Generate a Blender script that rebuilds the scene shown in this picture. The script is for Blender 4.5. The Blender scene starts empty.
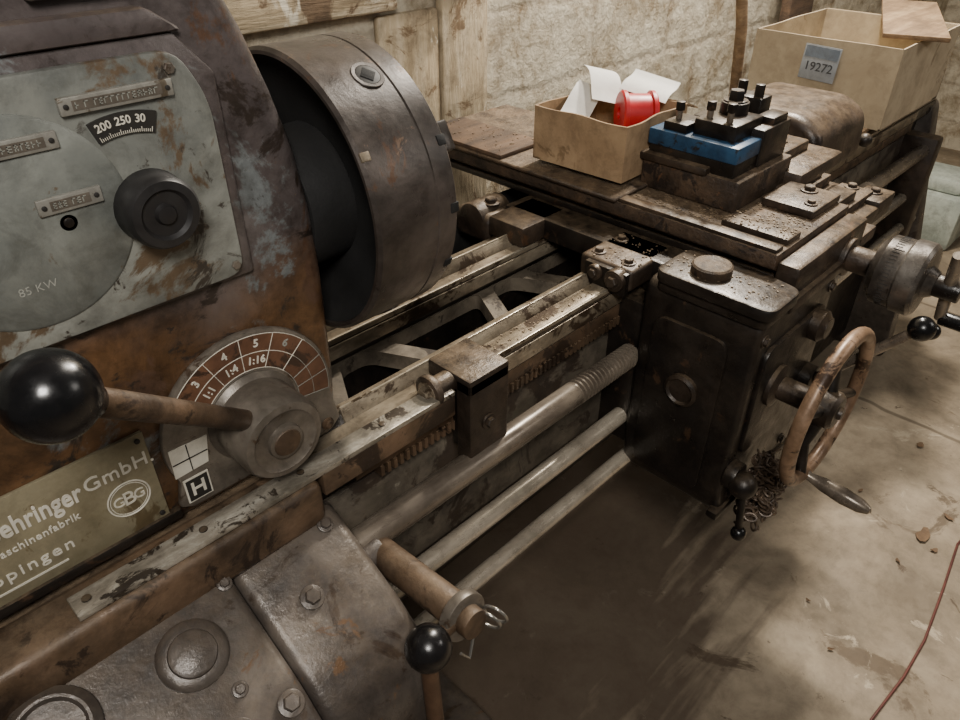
import bpy, bmesh, math, random
from mathutils import Vector, Matrix
random.seed(7)
S=bpy.context.scene
COL=S.collection
def lin(c):
    return tuple(((x/255)/12.92 if x/255<=.04045 else (((x/255)+.055)/1.055)**2.4) for x in c)+(1,)
# ---------------------------------------------------------------- materials
def mat(name,c1,c2,c3=None,rough=(.45,.75),metal=0.0,scale=6,bump=.25,bscale=70,spot=None,dust=0,stretch=(1,1,1),zgrad=None,grime=.45):
    m=bpy.data.materials.new(name); m.use_nodes=True
    nt=m.node_tree; N=nt.nodes; L=nt.links; N.clear()
    out=N.new('ShaderNodeOutputMaterial'); b=N.new('ShaderNodeBsdfPrincipled'); L.new(b.outputs[0],out.inputs[0])
    tc=N.new('ShaderNodeTexCoord'); mp=N.new('ShaderNodeMapping'); mp.inputs['Scale'].default_value=stretch
    L.new(tc.outputs['Object'],mp.inputs[0])
    def noise(s,d=8,r=.6,dist=0,raw=False):
        n=N.new('ShaderNodeTexNoise'); n.inputs['Scale'].default_value=s; n.inputs['Detail'].default_value=d
        n.inputs['Roughness'].default_value=r; n.inputs['Distortion'].default_value=dist
        L.new(tc.outputs['Object'] if raw else mp.outputs[0],n.inputs['Vector']); return n.outputs[0]
    n1=noise(scale,9,.65,.4)
    r=N.new('ShaderNodeValToRGB'); e=r.color_ramp.elements
    e[0].position=.36; e[0].color=lin(c1); e[1].position=.64; e[1].color=lin(c2)
    if c3: x=e.new(.5); x.color=lin(c3)
    L.new(n1,r.inputs[0]); col=r.outputs[0]
    def mix(fac,a,bc):
        mx=N.new('ShaderNodeMix'); mx.data_type='RGBA'
        L.new(fac,mx.inputs[0]); L.new(a,mx.inputs[6])
        if isinstance(bc,tuple): mx.inputs[7].default_value=bc
        else: L.new(bc,mx.inputs[7])
        return mx.outputs[2]
    def rampf(src,a,bb):
        q=N.new('ShaderNodeMapRange'); q.inputs[1].default_value=a; q.inputs[2].default_value=bb
        L.new(src,q.inputs[0]); return q.outputs[0]
    if zgrad:
        zc,z0,z1=zgrad
        sp=N.new('ShaderNodeSeparateXYZ'); g=N.new('ShaderNodeNewGeometry'); L.new(g.outputs['Position'],sp.inputs[0])
        ad=N.new('ShaderNodeMath'); ad.operation='MULTIPLY_ADD'; L.new(noise(5,6),ad.inputs[0]); ad.inputs[1].default_value=.22; L.new(sp.outputs[2],ad.inputs[2])
        lo=N.new('ShaderNodeValToRGB'); lo.color_ramp.elements[0].position=.38; lo.color_ramp.elements[0].color=lin(tuple(int(v*.5) for v in zc)); lo.color_ramp.elements[1].position=.64; lo.color_ramp.elements[1].color=lin(zc)
        L.new(noise(8,10,.7,.8,True),lo.inputs[0])
        col=mix(rampf(ad.outputs[0],z1+.11,z0+.11),col,lo.outputs[0])
    if spot:
        for (sc,amt,ss) in (spot if isinstance(spot,list) else [spot]):
            f=rampf(noise(ss,10,.7,.6,True),.66-amt*.3,.70-amt*.3)
            col=mix(f,col,lin(sc))
    if grime:
        mm=N.new('ShaderNodeMix'); mm.data_type='RGBA'; mm.blend_type='MULTIPLY'; mm.inputs[0].default_value=grime
        L.new(col,mm.inputs[6]); rr=N.new('ShaderNodeValToRGB'); rr.color_ramp.elements[0].position=.36; rr.color_ramp.elements[0].color=(.2,.17,.15,1); rr.color_ramp.elements[1].position=.55
        L.new(noise(19,10,.75,.3,True),rr.inputs[0]); L.new(rr.outputs[0],mm.inputs[7]); col=mm.outputs[2]
    if dust:
        g=N.new('ShaderNodeNewGeometry'); sp=N.new('ShaderNodeSeparateXYZ'); L.new(g.outputs['Normal'],sp.inputs[0])
        f1=rampf(sp.outputs[2],.4,1.0); f2=rampf(noise(30,10,.8,.3,True),.38,.60)
        mu=N.new('ShaderNodeMath'); mu.operation='MULTIPLY'; L.new(f1,mu.inputs[0]); L.new(f2,mu.inputs[1])
        m2=N.new('ShaderNodeMath'); m2.operation='MULTIPLY'; L.new(mu.outputs[0],m2.inputs[0]); m2.inputs[1].default_value=dust
        col=mix(m2.outputs[0],col,lin((132,113,90)))
    L.new(col,b.inputs['Base Color']); b.inputs['Metallic'].default_value=metal
    q=N.new('ShaderNodeMapRange'); q.inputs[1].default_value=.3;q.inputs[2].default_value=.7;q.inputs[3].default_value=rough[0];q.inputs[4].default_value=rough[1]
    L.new(noise(scale*3,6),q.inputs[0]); L.new(q.outputs[0],b.inputs['Roughness'])
    if bump:
        bp=N.new('ShaderNodeBump'); bp.inputs['Strength'].default_value=bump; bp.inputs['Distance'].default_value=.004
        L.new(noise(bscale,8,.65),bp.inputs['Height']); L.new(bp.outputs[0],b.inputs['Normal'])
    return m
HEAD=mat('headstock_paint',(68,61,60),(102,95,92),(84,76,74),rough=(.26,.5),metal=.1,scale=5,spot=[((110,114,114),.32,4.5),((84,62,48),.3,7),((48,40,35),.35,11)],dust=.35,zgrad=((106,76,50),1.18,1.26),bscale=45,grime=.68)
PANEL=mat('panel_grey_paint',(96,98,94),(142,143,135),(118,119,112),rough=(.28,.5),metal=.1,scale=7,spot=[((94,79,62),.3,9),((60,54,48),.28,22)],bscale=50,bump=.15,grime=.48)
PANEL2=mat('panel_disc_paint',(95,98,94),(130,132,125),(111,113,107),rough=(.28,.5),metal=.1,scale=9,spot=[((90,75,58),.26,12)],bump=.12,grime=.48)
CAST=mat('oily_cast_iron',(40,33,27),(80,66,54),(57,47,39),rough=(.26,.56),metal=.2,scale=9,spot=((96,70,50),.17,12),dust=.65,bump=.45)
CASTD=mat('black_oily_iron',(23,19,17),(47,40,34),(33,28,24),rough=(.24,.5),metal=.15,scale=9,spot=((68,51,38),.18,15),dust=.35,bump=.3)
SLIDE=mat('grimy_slide_iron',(46,36,29),(90,71,54),(66,52,40),rough=(.4,.75),metal=.1,scale=14,spot=[((40,31,25),.4,18),((112,76,50),.12,11)],dust=.72,bump=.8,bscale=90)
GBOX=mat('gearbox_paint',(64,58,54),(100,92,84),(81,74,68),rough=(.24,.46),metal=.2,scale=8,spot=[((54,44,37),.3,10),((98,73,51),.12,16)],dust=.25,bump=.3)
TAIL=mat('tailstock_brown_iron',(52,42,35),(90,76,64),(70,58,48),rough=(.3,.55),metal=.15,scale=9,spot=((42,33,27),.3,12),dust=.55,bump=.35)
RUST=mat('brown_iron',(64,50,38),(112,89,69),(88,70,53),rough=(.36,.66),metal=.15,scale=10,spot=((50,38,29),.38,14),dust=.4,bump=.35)
WAY=mat('worn_way_steel',(110,99,83),(166,153,132),(140,127,108),rough=(.24,.46),metal=.4,scale=14,stretch=(.6,1.6,1.6),spot=[((76,62,49),.35,13)],bump=.12,grime=.55)
EDGE=mat('bright_worn_edge',(166,154,134),(212,200,178),rough=(.2,.38),metal=.5,scale=18,spot=[((98,82,64),.35,20)],bump=.08,grime=.4)
STRIP=mat('bright_way_strip',(116,110,98),(196,190,176),(154,146,132),rough=(.24,.46),metal=.4,scale=20,stretch=(.6,1.5,1.5),spot=[((64,56,48),.38,26)],bump=.2,grime=.5)
RODM=mat('rod_steel',(160,150,132),(208,196,176),(184,172,154),rough=(.18,.36),metal=.4,scale=10,stretch=(.5,1.5,1.5),bump=.05,grime=.35)
RODD=mat('lead_screw_steel',(98,88,78),(146,134,119),(122,111,98),rough=(.2,.38),metal=.4,scale=10,stretch=(.5,1.5,1.5),bump=.05,grime=.35)
CHUCK=mat('chuck_steel',(49,43,39),(89,80,74),(68,61,56),rough=(.24,.46),metal=.35,scale=7,spot=[((88,66,51),.18,16),((120,98,80),.08,34)],bump=.14,grime=.55)
SHADE=mat('recess_shade_black',(9,8,8),(18,16,14),rough=(.7,.9),metal=.0)  # near-black: shade of hollows and gaps put into the colour
BALL=mat('black_bakelite',(12,12,13),(24,22,22),rough=(.14,.34),scale=20,bump=.03,grime=0)
RUB=mat('black_rubber',(24,23,24),(44,42,41),rough=(.35,.55),bump=.08)
PLATE=mat('nameplate_brass',(122,113,89),(152,142,115),(136,127,103),rough=(.32,.5),metal=.2,scale=8,spot=((100,86,62),.3,14),bump=.05,grime=.38)
LET=mat('plate_lettering',(196,190,174),(216,210,196),rough=(.4,.6),bump=0,grime=.35)
FAINT=mat('worn_lettering',(128,129,120),(152,151,142),rough=(.4,.6),bump=0,grime=.6)
LETD=mat('dark_lettering',(24,22,20),(40,36,32),rough=(.5,.7),bump=0,grime=0)
LETW=mat('worn_print',(58,58,60),(84,84,86),rough=(.5,.7),bump=0,grime=0)
DIALB=mat('dial_brown',(78,52,38),(108,76,56),(92,63,46),rough=(.35,.55),scale=14,spot=((56,40,30),.35,20),bump=.1,grime=.4)
TAG=mat('tag_metal',(124,121,112),(160,157,149),rough=(.35,.5),metal=.3,spot=((94,84,70),.3,40),bump=.1)
SILV=mat('dial_steel',(72,66,60),(140,134,126),(104,97,90),rough=(.2,.4),metal=.5,scale=12,spot=((54,46,40),.3,20),bump=.1)
RINGM=mat('bright_spring_steel',(150,146,138),(196,192,184),rough=(.15,.3),metal=.8,bump=0,grime=.2)
HUBM=mat('hub_grey',(90,83,74),(126,117,105),(107,99,89),rough=(.28,.48),metal=.3,scale=14,spot=((70,56,44),.28,24),bump=.15)
CARD=mat('cardboard',(140,114,85),(178,150,116),(160,133,101),rough=(.8,.95),scale=5,bump=.08,spot=[((126,102,74),.22,8)],grime=.42,dust=.3)
CARDP=mat('pale_cardboard',(164,148,123),(192,176,149),(178,162,136),rough=(.8,.95),scale=4,bump=.06,spot=((146,128,103),.18,6),grime=.28)
BLUE=mat('blue_paint',(30,58,86),(46,84,116),rough=(.3,.5),scale=14,spot=((36,34,34),.36,26),bump=.1)
RED=mat('red_plastic',(170,22,30),(198,34,42),rough=(.35,.5),bump=.02,grime=.15)
WHITE=mat('white_paper',(208,204,196),(228,226,220),rough=(.7,.9),bump=.03,grime=.1)
BLUEP=mat('blue_grey_print',(112,124,138),(142,152,162),rough=(.5,.8),bump=.02,grime=.35)
TAGP=mat('greyed_label_paper',(150,156,162),(178,182,186),rough=(.5,.8),bump=.02,grime=.35)
WOOD=mat('old_wood',(108,86,62),(148,124,94),(128,103,76),rough=(.7,.9),scale=7,stretch=(.5,4,6),bump=.3)
WPL=mat('weathered_plank',(152,134,106),(202,186,157),(178,160,130),rough=(.8,.95),scale=7,stretch=(.6,4,6),bump=1,bscale=22,spot=[((118,96,72),.4,6),((222,212,190),.18,8)],grime=.5)
WPLV=mat('weathered_plank_upright',(158,140,112),(206,190,162),(184,166,136),rough=(.8,.95),scale=7,stretch=(4,4,.6),bump=1,bscale=22,spot=[((124,102,76),.4,6),((222,212,190),.22,8)],grime=.5)
WOODD=mat('dark_wood',(62,47,35),(102,79,58),rough=(.7,.9),scale=7,stretch=(.5,4,6),bump=.3)
HANDW=mat('worn_handwheel',(104,80,61),(160,131,106),(132,106,83),rough=(.28,.48),metal=.2,scale=12,spot=((60,44,33),.38,16),bump=.12)
BEDW=mat('bed_side_paint',(70,64,54),(108,100,87),(89,81,70),rough=(.5,.8),scale=6,spot=[((52,42,33),.42,8),((130,124,110),.0,7)],bump=.2,grime=.6)
RIBM=mat('bed_rib_iron',(80,72,61),(120,109,94),(99,90,77),rough=(.5,.8),scale=9,spot=[((58,49,40),.32,14)],bump=.25,metal=.1,grime=.55)
COPP=mat('brown_stem',(78,58,44),(112,86,66),rough=(.35,.5),metal=.3,bump=.1)
SWARF=mat('swarf',(92,78,60),(144,124,100),rough=(.4,.7),metal=.2,scale=60,bump=.1,grime=0)
CHAINM=mat('rusty_chain',(56,45,37),(114,96,79),rough=(.35,.6),metal=.3,scale=40,bump=.1)
CABLE=mat('red_brown_cable',(84,40,33),(108,56,46),rough=(.5,.7),bump=.05)
LEAF=mat('dry_leaf',(96,74,54),(140,112,82),rough=(.7,.9),bump=.05)
PALE=mat('pale_block',(150,158,148),(184,190,178),rough=(.6,.8),bump=.1)

def floor_mat():
    m=mat('dusty_concrete_floor',(120,107,89),(172,156,133),(147,132,111),rough=(.6,.88),scale=2.6,bump=.35,bscale=40,spot=[((108,93,75),.2,3.5),((182,167,144),.14,7),((98,83,66),.05,12)],grime=.28)
    nt=m.node_tree;N=nt.nodes;L=nt.links
    b=[n for n in N if n.type=='BSDF_PRINCIPLED'][0]
    src=b.inputs['Base Color'].links[0].from_socket
    g=N.new('ShaderNodeNewGeometry'); sp=N.new('ShaderNodeSeparateXYZ'); L.new(g.outputs['Position'],sp.inputs[0])
    nz=N.new('ShaderNodeTexNoise'); nz.inputs['Scale'].default_value=5; L.new(g.outputs['Position'],nz.inputs['Vector'])
    def seam(axis,pos):
        a=N.new('ShaderNodeMath'); a.operation='MULTIPLY_ADD'; L.new(nz.outputs[0],a.inputs[0]); a.inputs[1].default_value=.05; L.new(sp.outputs[axis],a.inputs[2])
        s=N.new('ShaderNodeMath'); s.operation='SUBTRACT'; L.new(a.outputs[0],s.inputs[0]); s.inputs[1].default_value=pos+.025
        ab=N.new('ShaderNodeMath'); ab.operation='ABSOLUTE'; L.new(s.outputs[0],ab.inputs[0])
        mr=N.new('ShaderNodeMapRange'); mr.inputs[1].default_value=.005; mr.inputs[2].default_value=.012; mr.inputs[3].default_value=.7; mr.inputs[4].default_value=0
        L.new(ab.outputs[0],mr.inputs[0]); return mr.outputs[0]
    mxx=N.new('ShaderNodeMath'); mxx.operation='MAXIMUM'; L.new(seam(0,2.42),mxx.inputs[0]); L.new(seam(0,3.3),mxx.inputs[1])
    mx=N.new('ShaderNodeMix'); mx.data_type='RGBA'; L.new(mxx.outputs[0],mx.inputs[0]); L.new(src,mx.inputs[6]); mx.inputs[7].default_value=lin((84,72,58))
    # shadow under the machine painted into the concrete colour, with streaks
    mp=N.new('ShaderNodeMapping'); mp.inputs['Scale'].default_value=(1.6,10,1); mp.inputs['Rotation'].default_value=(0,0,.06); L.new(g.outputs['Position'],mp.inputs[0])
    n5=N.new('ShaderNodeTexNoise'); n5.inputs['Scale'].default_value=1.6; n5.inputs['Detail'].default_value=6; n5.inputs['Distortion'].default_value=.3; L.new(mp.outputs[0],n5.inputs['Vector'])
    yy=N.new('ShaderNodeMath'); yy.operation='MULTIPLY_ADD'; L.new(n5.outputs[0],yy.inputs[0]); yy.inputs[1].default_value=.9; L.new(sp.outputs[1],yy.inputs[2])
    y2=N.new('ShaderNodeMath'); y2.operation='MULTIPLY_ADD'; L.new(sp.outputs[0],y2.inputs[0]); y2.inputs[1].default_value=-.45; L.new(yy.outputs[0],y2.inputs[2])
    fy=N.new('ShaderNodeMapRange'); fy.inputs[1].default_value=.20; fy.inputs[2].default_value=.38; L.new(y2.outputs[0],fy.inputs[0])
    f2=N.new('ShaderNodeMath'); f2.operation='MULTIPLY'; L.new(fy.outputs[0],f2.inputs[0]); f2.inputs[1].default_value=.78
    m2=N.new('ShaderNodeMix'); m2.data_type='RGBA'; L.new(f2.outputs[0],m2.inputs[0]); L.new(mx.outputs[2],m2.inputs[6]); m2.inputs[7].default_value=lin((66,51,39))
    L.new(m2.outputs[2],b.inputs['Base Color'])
    return m
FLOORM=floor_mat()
def wall_mat():
    m=bpy.data.materials.new('whitewashed_rough_masonry'); m.use_nodes=True
    nt=m.node_tree;N=nt.nodes;L=nt.links; b=N['Principled BSDF']; b.inputs['Roughness'].default_value=.9
    g=N.new('ShaderNodeNewGeometry'); sp=N.new('ShaderNodeSeparateXYZ'); L.new(g.outputs['Position'],sp.inputs[0])
    cb=N.new('ShaderNodeCombineXYZ')
    ad=N.new('ShaderNodeMath'); ad.operation='ADD'; L.new(sp.outputs[0],ad.inputs[0]); L.new(sp.outputs[1],ad.inputs[1])
    L.new(ad.outputs[0],cb.inputs[0]); L.new(sp.outputs[2],cb.inputs[1])
    n0=N.new('ShaderNodeTexNoise'); n0.inputs['Scale'].default_value=7; n0.inputs['Detail'].default_value=9; n0.inputs['Roughness'].default_value=.75; L.new(g.outputs['Position'],n0.inputs['Vector'])
    vm=N.new('ShaderNodeVectorMath'); vm.operation='MULTIPLY_ADD'; L.new(n0.outputs['Color'],vm.inputs[0]); vm.inputs[1].default_value=(.10,.10,0); L.new(cb.outputs[0],vm.inputs[2])
    br=N.new('ShaderNodeTexBrick'); L.new(vm.outputs[0],br.inputs['Vector']); br.inputs['Scale'].default_value=1
    br.inputs['Brick Width'].default_value=.42; br.inputs['Row Height'].default_value=.22; br.inputs['Mortar Size'].default_value=.022; br.inputs['Mortar Smooth'].default_value=1
    br.inputs['Color1'].default_value=lin((214,202,176)); br.inputs['Color2'].default_value=lin((192,176,146)); br.inputs['Mortar'].default_value=lin((158,136,106))
    n1=N.new('ShaderNodeTexNoise'); n1.inputs['Scale'].default_value=7; n1.inputs['Detail'].default_value=12; n1.inputs['Roughness'].default_value=.76; n1.inputs['Distortion'].default_value=.3; L.new(g.outputs['Position'],n1.inputs['Vector'])
    rp=N.new('ShaderNodeValToRGB'); rp.color_ramp.elements[0].position=.38; rp.color_ramp.elements[0].color=lin((134,112,82)); rp.color_ramp.elements[1].position=.56; rp.color_ramp.elements[1].color=lin((232,222,200))
    L.new(n1.outputs[0],rp.inputs[0])
    mx=N.new('ShaderNodeMix'); mx.data_type='RGBA'; mx.inputs[0].default_value=.68; L.new(br.outputs[0],mx.inputs[6]); L.new(rp.outputs[0],mx.inputs[7])
    L.new(mx.outputs[2],b.inputs['Base Color'])
    n2=N.new('ShaderNodeTexNoise'); n2.inputs['Scale'].default_value=16; n2.inputs['Detail'].default_value=12; n2.inputs['Roughness'].default_value=.72; L.new(g.outputs['Position'],n2.inputs['Vector'])
    su=N.new('ShaderNodeMath'); su.operation='MULTIPLY_ADD'; L.new(br.outputs['Fac'],su.inputs[0]); su.inputs[1].default_value=-.25; L.new(n2.outputs[0],su.inputs[2])
    bp=N.new('ShaderNodeBump'); bp.inputs['Strength'].default_value=.9; bp.inputs['Distance'].default_value=.022; L.new(su.outputs[0],bp.inputs['Height']); L.new(bp.outputs[0],b.inputs['Normal'])
    return m
WALLM=wall_mat()

# ---------------------------------------------------------------- mesh builder
def frame(axis):
    a=Vector(axis).normalized(); up=Vector((0,0,1)) if abs(a.z)<.9 else Vector((1,0,0))
    x=up.cross(a).normalized(); y=a.cross(x)
    m=Matrix((x,y,a)).transposed().to_4x4(); return m
def MF(x,y,z,rot=0):   # local XY -> world XZ, local Z -> -Y (front facing)
    return Matrix.Translation((x,y,z))@Matrix(((1,0,0,0),(0,0,-1,0),(0,1,0,0),(0,0,0,1)))@Matrix.Rotation(rot,4,'Z')
def MS(x,y,z,rot=0):   # local X -> -Y ,local Y -> Z, local Z -> -X   (faces -X)
    return Matrix.Translation((x,y,z))@Matrix(((0,0,-1,0),(-1,0,0,0),(0,1,0,0),(0,0,0,1)))@Matrix.Rotation(rot,4,'Z')
class B:
    def __init__(s): s.bm=bmesh.new(); s.mats=[]
    def idx(s,m):
        if m not in s.mats: s.mats.append(m)
        return s.mats.index(m)
    def merge(s,bm,m,M=None):
        i=s.idx(m)
        if M is not None: bmesh.ops.transform(bm,matrix=M,verts=bm.verts)
        for f in bm.faces: f.material_index=i
        me=bpy.data.meshes.new('t'); bm.to_mesh(me); bm.free(); s.bm.from_mesh(me); bpy.data.meshes.remove(me)
    def box(s,lo,hi,m,bev=.004,seg=2,M=None,taper=None):
        bm=bmesh.new(); bmesh.ops.create_cube(bm,size=1)
        lo=Vector(lo);hi=Vector(hi);c=(lo+hi)/2;d=hi-lo
        for v in bm.verts:
            v.co=Vector((v.co.x*d.x,v.co.y*d.y,v.co.z*d.z))
            if taper and v.co.z>0: v.co.x*=taper[0]; v.co.y*=taper[1]
            v.co+=c
        if bev: bmesh.ops.bevel(bm,geom=bm.edges[:],offset=min(bev,min(d)*.45),segments=seg,profile=.5,affect='EDGES')
        s.merge(bm,m,M); return s
    def spin(s,o,axis,prof,m,n=40,square=False):
        bm=bmesh.new(); rings=[]
        for r,h in prof:
            if r<1e-6: rings.append([bm.verts.new((0,0,h))])
            else: rings.append([bm.verts.new((r*math.cos(2*math.pi*k/n),r*math.sin(2*math.pi*k/n),h)) for k in range(n)])
        for a,b in zip(rings,rings[1:]):
            for k in range(n):
                k2=(k+1)%n
                if len(a)==1 and len(b)==1: continue
                if len(a)==1: bm.faces.new((a[0],b[k2],b[k]))
                elif len(b)==1: bm.faces.new((a[k],a[k2],b[0]))
                else: bm.faces.new((a[k],a[k2],b[k2],b[k]))
        bmesh.ops.recalc_face_normals(bm,faces=bm.faces[:])
        s.merge(bm,m,Matrix.Translation(o)@frame(axis)); return s
    def cyl(s,p0,p1,r,m,r1=None,n=32,bev=.002):
        p0=Vector(p0);p1=Vector(p1);h=(p1-p0).length; r1=r if r1 is None else r1; b=min(bev,r*.4,h*.4,r1*.4 if r1>0 else bev)
        return s.spin(p0,p1-p0,[(0,0),(r-b,0),(r-b*.3,b*.3),(r,b),(r1,h-b),(r1-b*.3,h-b*.3),(r1-b,h),(0,h)],m,n)
    def ball(s,c,r,m,sc=(1,1,1)):
        bm=bmesh.new(); bmesh.ops.create_uvsphere(bm,u_segments=32,v_segments=20,radius=r)
        s.merge(bm,m,Matrix.Translation(c)@Matrix.Diagonal((*sc,1))); return s
    def tube(s,pts,r,m,n=12,closed=False):
        pts=[Vector(p) for p in pts]; bm=bmesh.new(); rings=[]; N=len(pts)
        up=Vector((0,0,1)); prev=None
        for i,p in enumerate(pts):
            if closed: t=(pts[(i+1)%N]-pts[i-1])
            else: t=pts[min(i+1,N-1)]-pts[max(i-1,0)]
            t.normalize()
            if prev is None:
                x=(up if abs(t.z)<.9 else Vector((1,0,0))).cross(t).normalized()
            else: x=(prev-t*prev.dot(t)).normalized()
            prev=x; y=t.cross(x); rr=r[i] if isinstance(r,(list,tuple)) else r
            rings.append([bm.verts.new(p+x*rr*math.cos(2*math.pi*k/n)+y*rr*math.sin(2*math.pi*k/n)) for k in range(n)])
        R=range(N) if closed else range(N-1)
        for i in R:
            a=rings[i];b=rings[(i+1)%N]
            for k in range(n): bm.faces.new((a[k],a[(k+1)%n],b[(k+1)%n],b[k]))
        if not closed: bm.faces.new(rings[0][::-1]); bm.faces.new(rings[-1])
        bmesh.ops.recalc_face_normals(bm,faces=bm.faces[:]); s.merge(bm,m); return s
    def ring(s,c,axis,R,r,m,n=56,k2=14,oval=1):
        F=frame(axis); pts=[Vector(c)+F.to_3x3()@Vector((R*math.cos(2*math.pi*k/n)*oval,R*math.sin(2*math.pi*k/n),0)) for k in range(n)]
        return s.tube(pts,r,m,n=k2,closed=True)
    def prism(s,poly,M,depth,m,bev=.003,seg=2):   # poly in local XY extruded local Z 0..depth
        bm=bmesh.new(); vs=[bm.verts.new((x,y,0)) for x,y in poly]; f=bm.faces.new(vs)
        e=bmesh.ops.extrude_face_region(bm,geom=[f]); nv=[v for v in e['geom'] if isinstance(v,bmesh.types.BMVert)]
        for v in nv: v.co.z+=depth
        bmesh.ops.recalc_face_normals(bm,faces=bm.faces[:])
        if bev:
            ed=[x for x in bm.edges if x.calc_face_angle(0)>.35]
            bmesh.ops.bevel(bm,geom=ed,offset=bev,segments=seg,profile=.5,affect='EDGES')
        s.merge(bm,m,M); return s
    def curve(s,cu,m,M):
        ob=bpy.data.objects.new('tmp',cu); COL.objects.link(ob); bpy.context.view_layer.update()
        me=bpy.data.meshes.new_from_object(ob.evaluated_get(bpy.context.evaluated_depsgraph_get()))
        bm=bmesh.new(); bm.from_mesh(me); bpy.data.objects.remove(ob); bpy.data.meshes.remove(me); bpy.data.curves.remove(cu)
        s.merge(bm,m,M)
    def text(s,t,size,M,m,ext=.0006,align='CENTER',sx=1,shear=0,off=0,sp=1):
        cu=bpy.data.curves.new('t','FONT'); cu.body=t; cu.size=size; cu.extrude=ext; cu.align_x=align; cu.align_y='CENTER'; cu.shear=shear; cu.offset=off; cu.resolution_u=4; cu.space_character=sp
        s.curve(cu,m,M@Matrix.Diagonal((sx,1,1,1))); return s
    def plate(s,polys,M,depth,m,bev=.001):   # outer + holes, flat curve fill
        cu=bpy.data.curves.new('p','CURVE'); cu.dimensions='2D'; cu.fill_mode='BOTH'; cu.extrude=depth/2; cu.bevel_depth=0
        for p in polys:
            sp=cu.splines.new('POLY'); sp.points.add(len(p)-1); sp.use_cyclic_u=True
            for q,(x,y) in zip(sp.points,p): q.co=(x,y,0,1)
        s.curve(cu,m,M@Matrix.Translation((0,0,depth/2))); return s
    def bolt(s,p,axis,r,m,h=None,washer=True):
        h=h or r*.8; a=Vector(axis).normalized(); p=Vector(p)
        if washer: s.cyl(p-a*.001,p+a*.003,r*1.5,m,n=24,bev=.001)
        s.spin(p+a*.002,a,[(0,0),(r,0),(r,h*.8),(r*.85,h),(0,h)],m,n=6); return s
    def done(s,name,parent=None,label=None,cat=None,group=None,kind=None,angle=38,origin=None):
        me=bpy.data.meshes.new(name)
        bmesh.ops.remove_doubles(s.bm,verts=s.bm.verts,dist=1e-6)
        s.bm.verts.ensure_lookup_table()
        xs=[v.co for v in s.bm.verts]
        if origin is None:
            o=Vector(((min(v.x for v in xs)+max(v.x for v in xs))/2,(min(v.y for v in xs)+max(v.y for v in xs))/2,min(v.z for v in xs)))
        else: o=Vector(origin)
        for v in s.bm.verts: v.co-=o
        s.bm.to_mesh(me); s.bm.free()
        for m in s.mats: me.materials.append(m)
        me.polygons.foreach_set('use_smooth',[True]*len(me.polygons)); me.set_sharp_from_angle(angle=math.radians(angle))
        ob=bpy.data.objects.new(name,me); COL.objects.link(ob)
        W[ob.name]=o
        if parent: ob.parent=parent; ob.location=o-W[parent.name]
        else: ob.location=o
        if label: ob['label']=label
        if cat: ob['category']=cat
        if group: ob['group']=group
        if kind: ob['kind']=kind
        return ob
W={}
def rpoly(pts,r,n=5):
    out=[];N=len(pts)
    for i in range(N):
        p=Vector(pts[i]);a=(Vector(pts[i-1])-p);b=(Vector(pts[(i+1)%N])-p)
        ra=min(r,a.length*.45,b.length*.45); A=p+a.normalized()*ra; Bq=p+b.normalized()*ra
        for k in range(n+1):
            t=k/n; q=A*(1-t)**2+p*2*t*(1-t)+Bq*t*t; out.append((q.x,q.y))
    return out
MX=Matrix(((0,0,1,0),(1,0,0,0),(0,1,0,0),(0,0,0,1)))  # local x->Y, y->Z, z->X
def MXt(x): return Matrix.Translation((x,0,0))@MX

# ---------------------------------------------------------------- room
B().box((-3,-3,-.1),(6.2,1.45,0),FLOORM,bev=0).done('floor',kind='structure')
B().box((-3,1.4,0),(6.2,1.6,3),WALLM,bev=0).done('wall_back',kind='structure')
B().box((5.6,-3,0),(5.8,1.4,3),WALLM,bev=0).done('wall_end',kind='structure')
B().box((.2,1.35,1.322),(1.12,1.4,1.40),WPL,bev=.010).done('trim_1',kind='structure')
B().box((1.27,1.375,.7),(1.43,1.4,1.42),WPLV,bev=.008).done('trim_2',kind='structure')
B().box((1.08,1.33,1.432),(1.42,1.4,1.56),WOODD,bev=.01).done('trim_3',kind='structure')
B().box((1.08,1.38,.9),(1.265,1.4,1.31),WPLV,bev=.008).done('trim_4',kind='structure')

# ---------------------------------------------------------------- LATHE
lathe=bpy.data.objects.new('lathe',None); COL.objects.link(lathe); lathe.location=(1.2,.78,0); W['lathe']=Vector((1.2,.78,0))
lathe['label']='old dusty engine lathe with grey headstock, chuck and oily carriage'; lathe['category']='lathe'
# bed
b=B()
XB0,XB1=-.55,2.78
front=[(.66,.52),(.70,.52),(.70,.90),(.715,.925),(.715,.95),(.695,.95),(.685,.965),(.675,.95),(.632,.95),(.632,.915),(.66,.895)]
b.prism(front,MXt(.33),XB1-.33,CASTD,bev=.002)
rear=[(.855,.95),(.855,.92),(.875,.90),(.875,.52),(.91,.52),(.91,.90),(.935,.92),(.935,.95),(.905,.95),(.893,.966),(.881,.95)]
b.prism(rear,MXt(.33),XB1-.33,CASTD,bev=.002)
b.box((XB0,.61,.50),(.33,.98,.955),CAST,bev=.01)
b.box((XB0,.592,.895),(.325,.66,.964),RUST,bev=.012,seg=3)
bed=b.done('bed',lathe)
b=B()
outer=[(.42,.69),(2.75,.69),(2.75,.88),(.42,.88)]
holes=[]
x=.455; i=0
while x+.25<2.74:
    if i%2==0: h=[(x,.700),(x+.24,.700),(x+.15,.872),(x+.09,.872)]
    else: h=[(x+.09,.700),(x+.15,.700),(x+.24,.872),(x,.872)]
    holes.append(rpoly(h,.022)); x+=.187; i+=1
b.plate([outer]+holes,Matrix.Translation((0,0,.865)),.03,RIBM)
b.box((.42,.69,.62),(2.7,.88,.63),SHADE,bev=0)  # near-black sheet put under the web so its openings read dark
b.done('bed_web',bed)
b=B()
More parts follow.
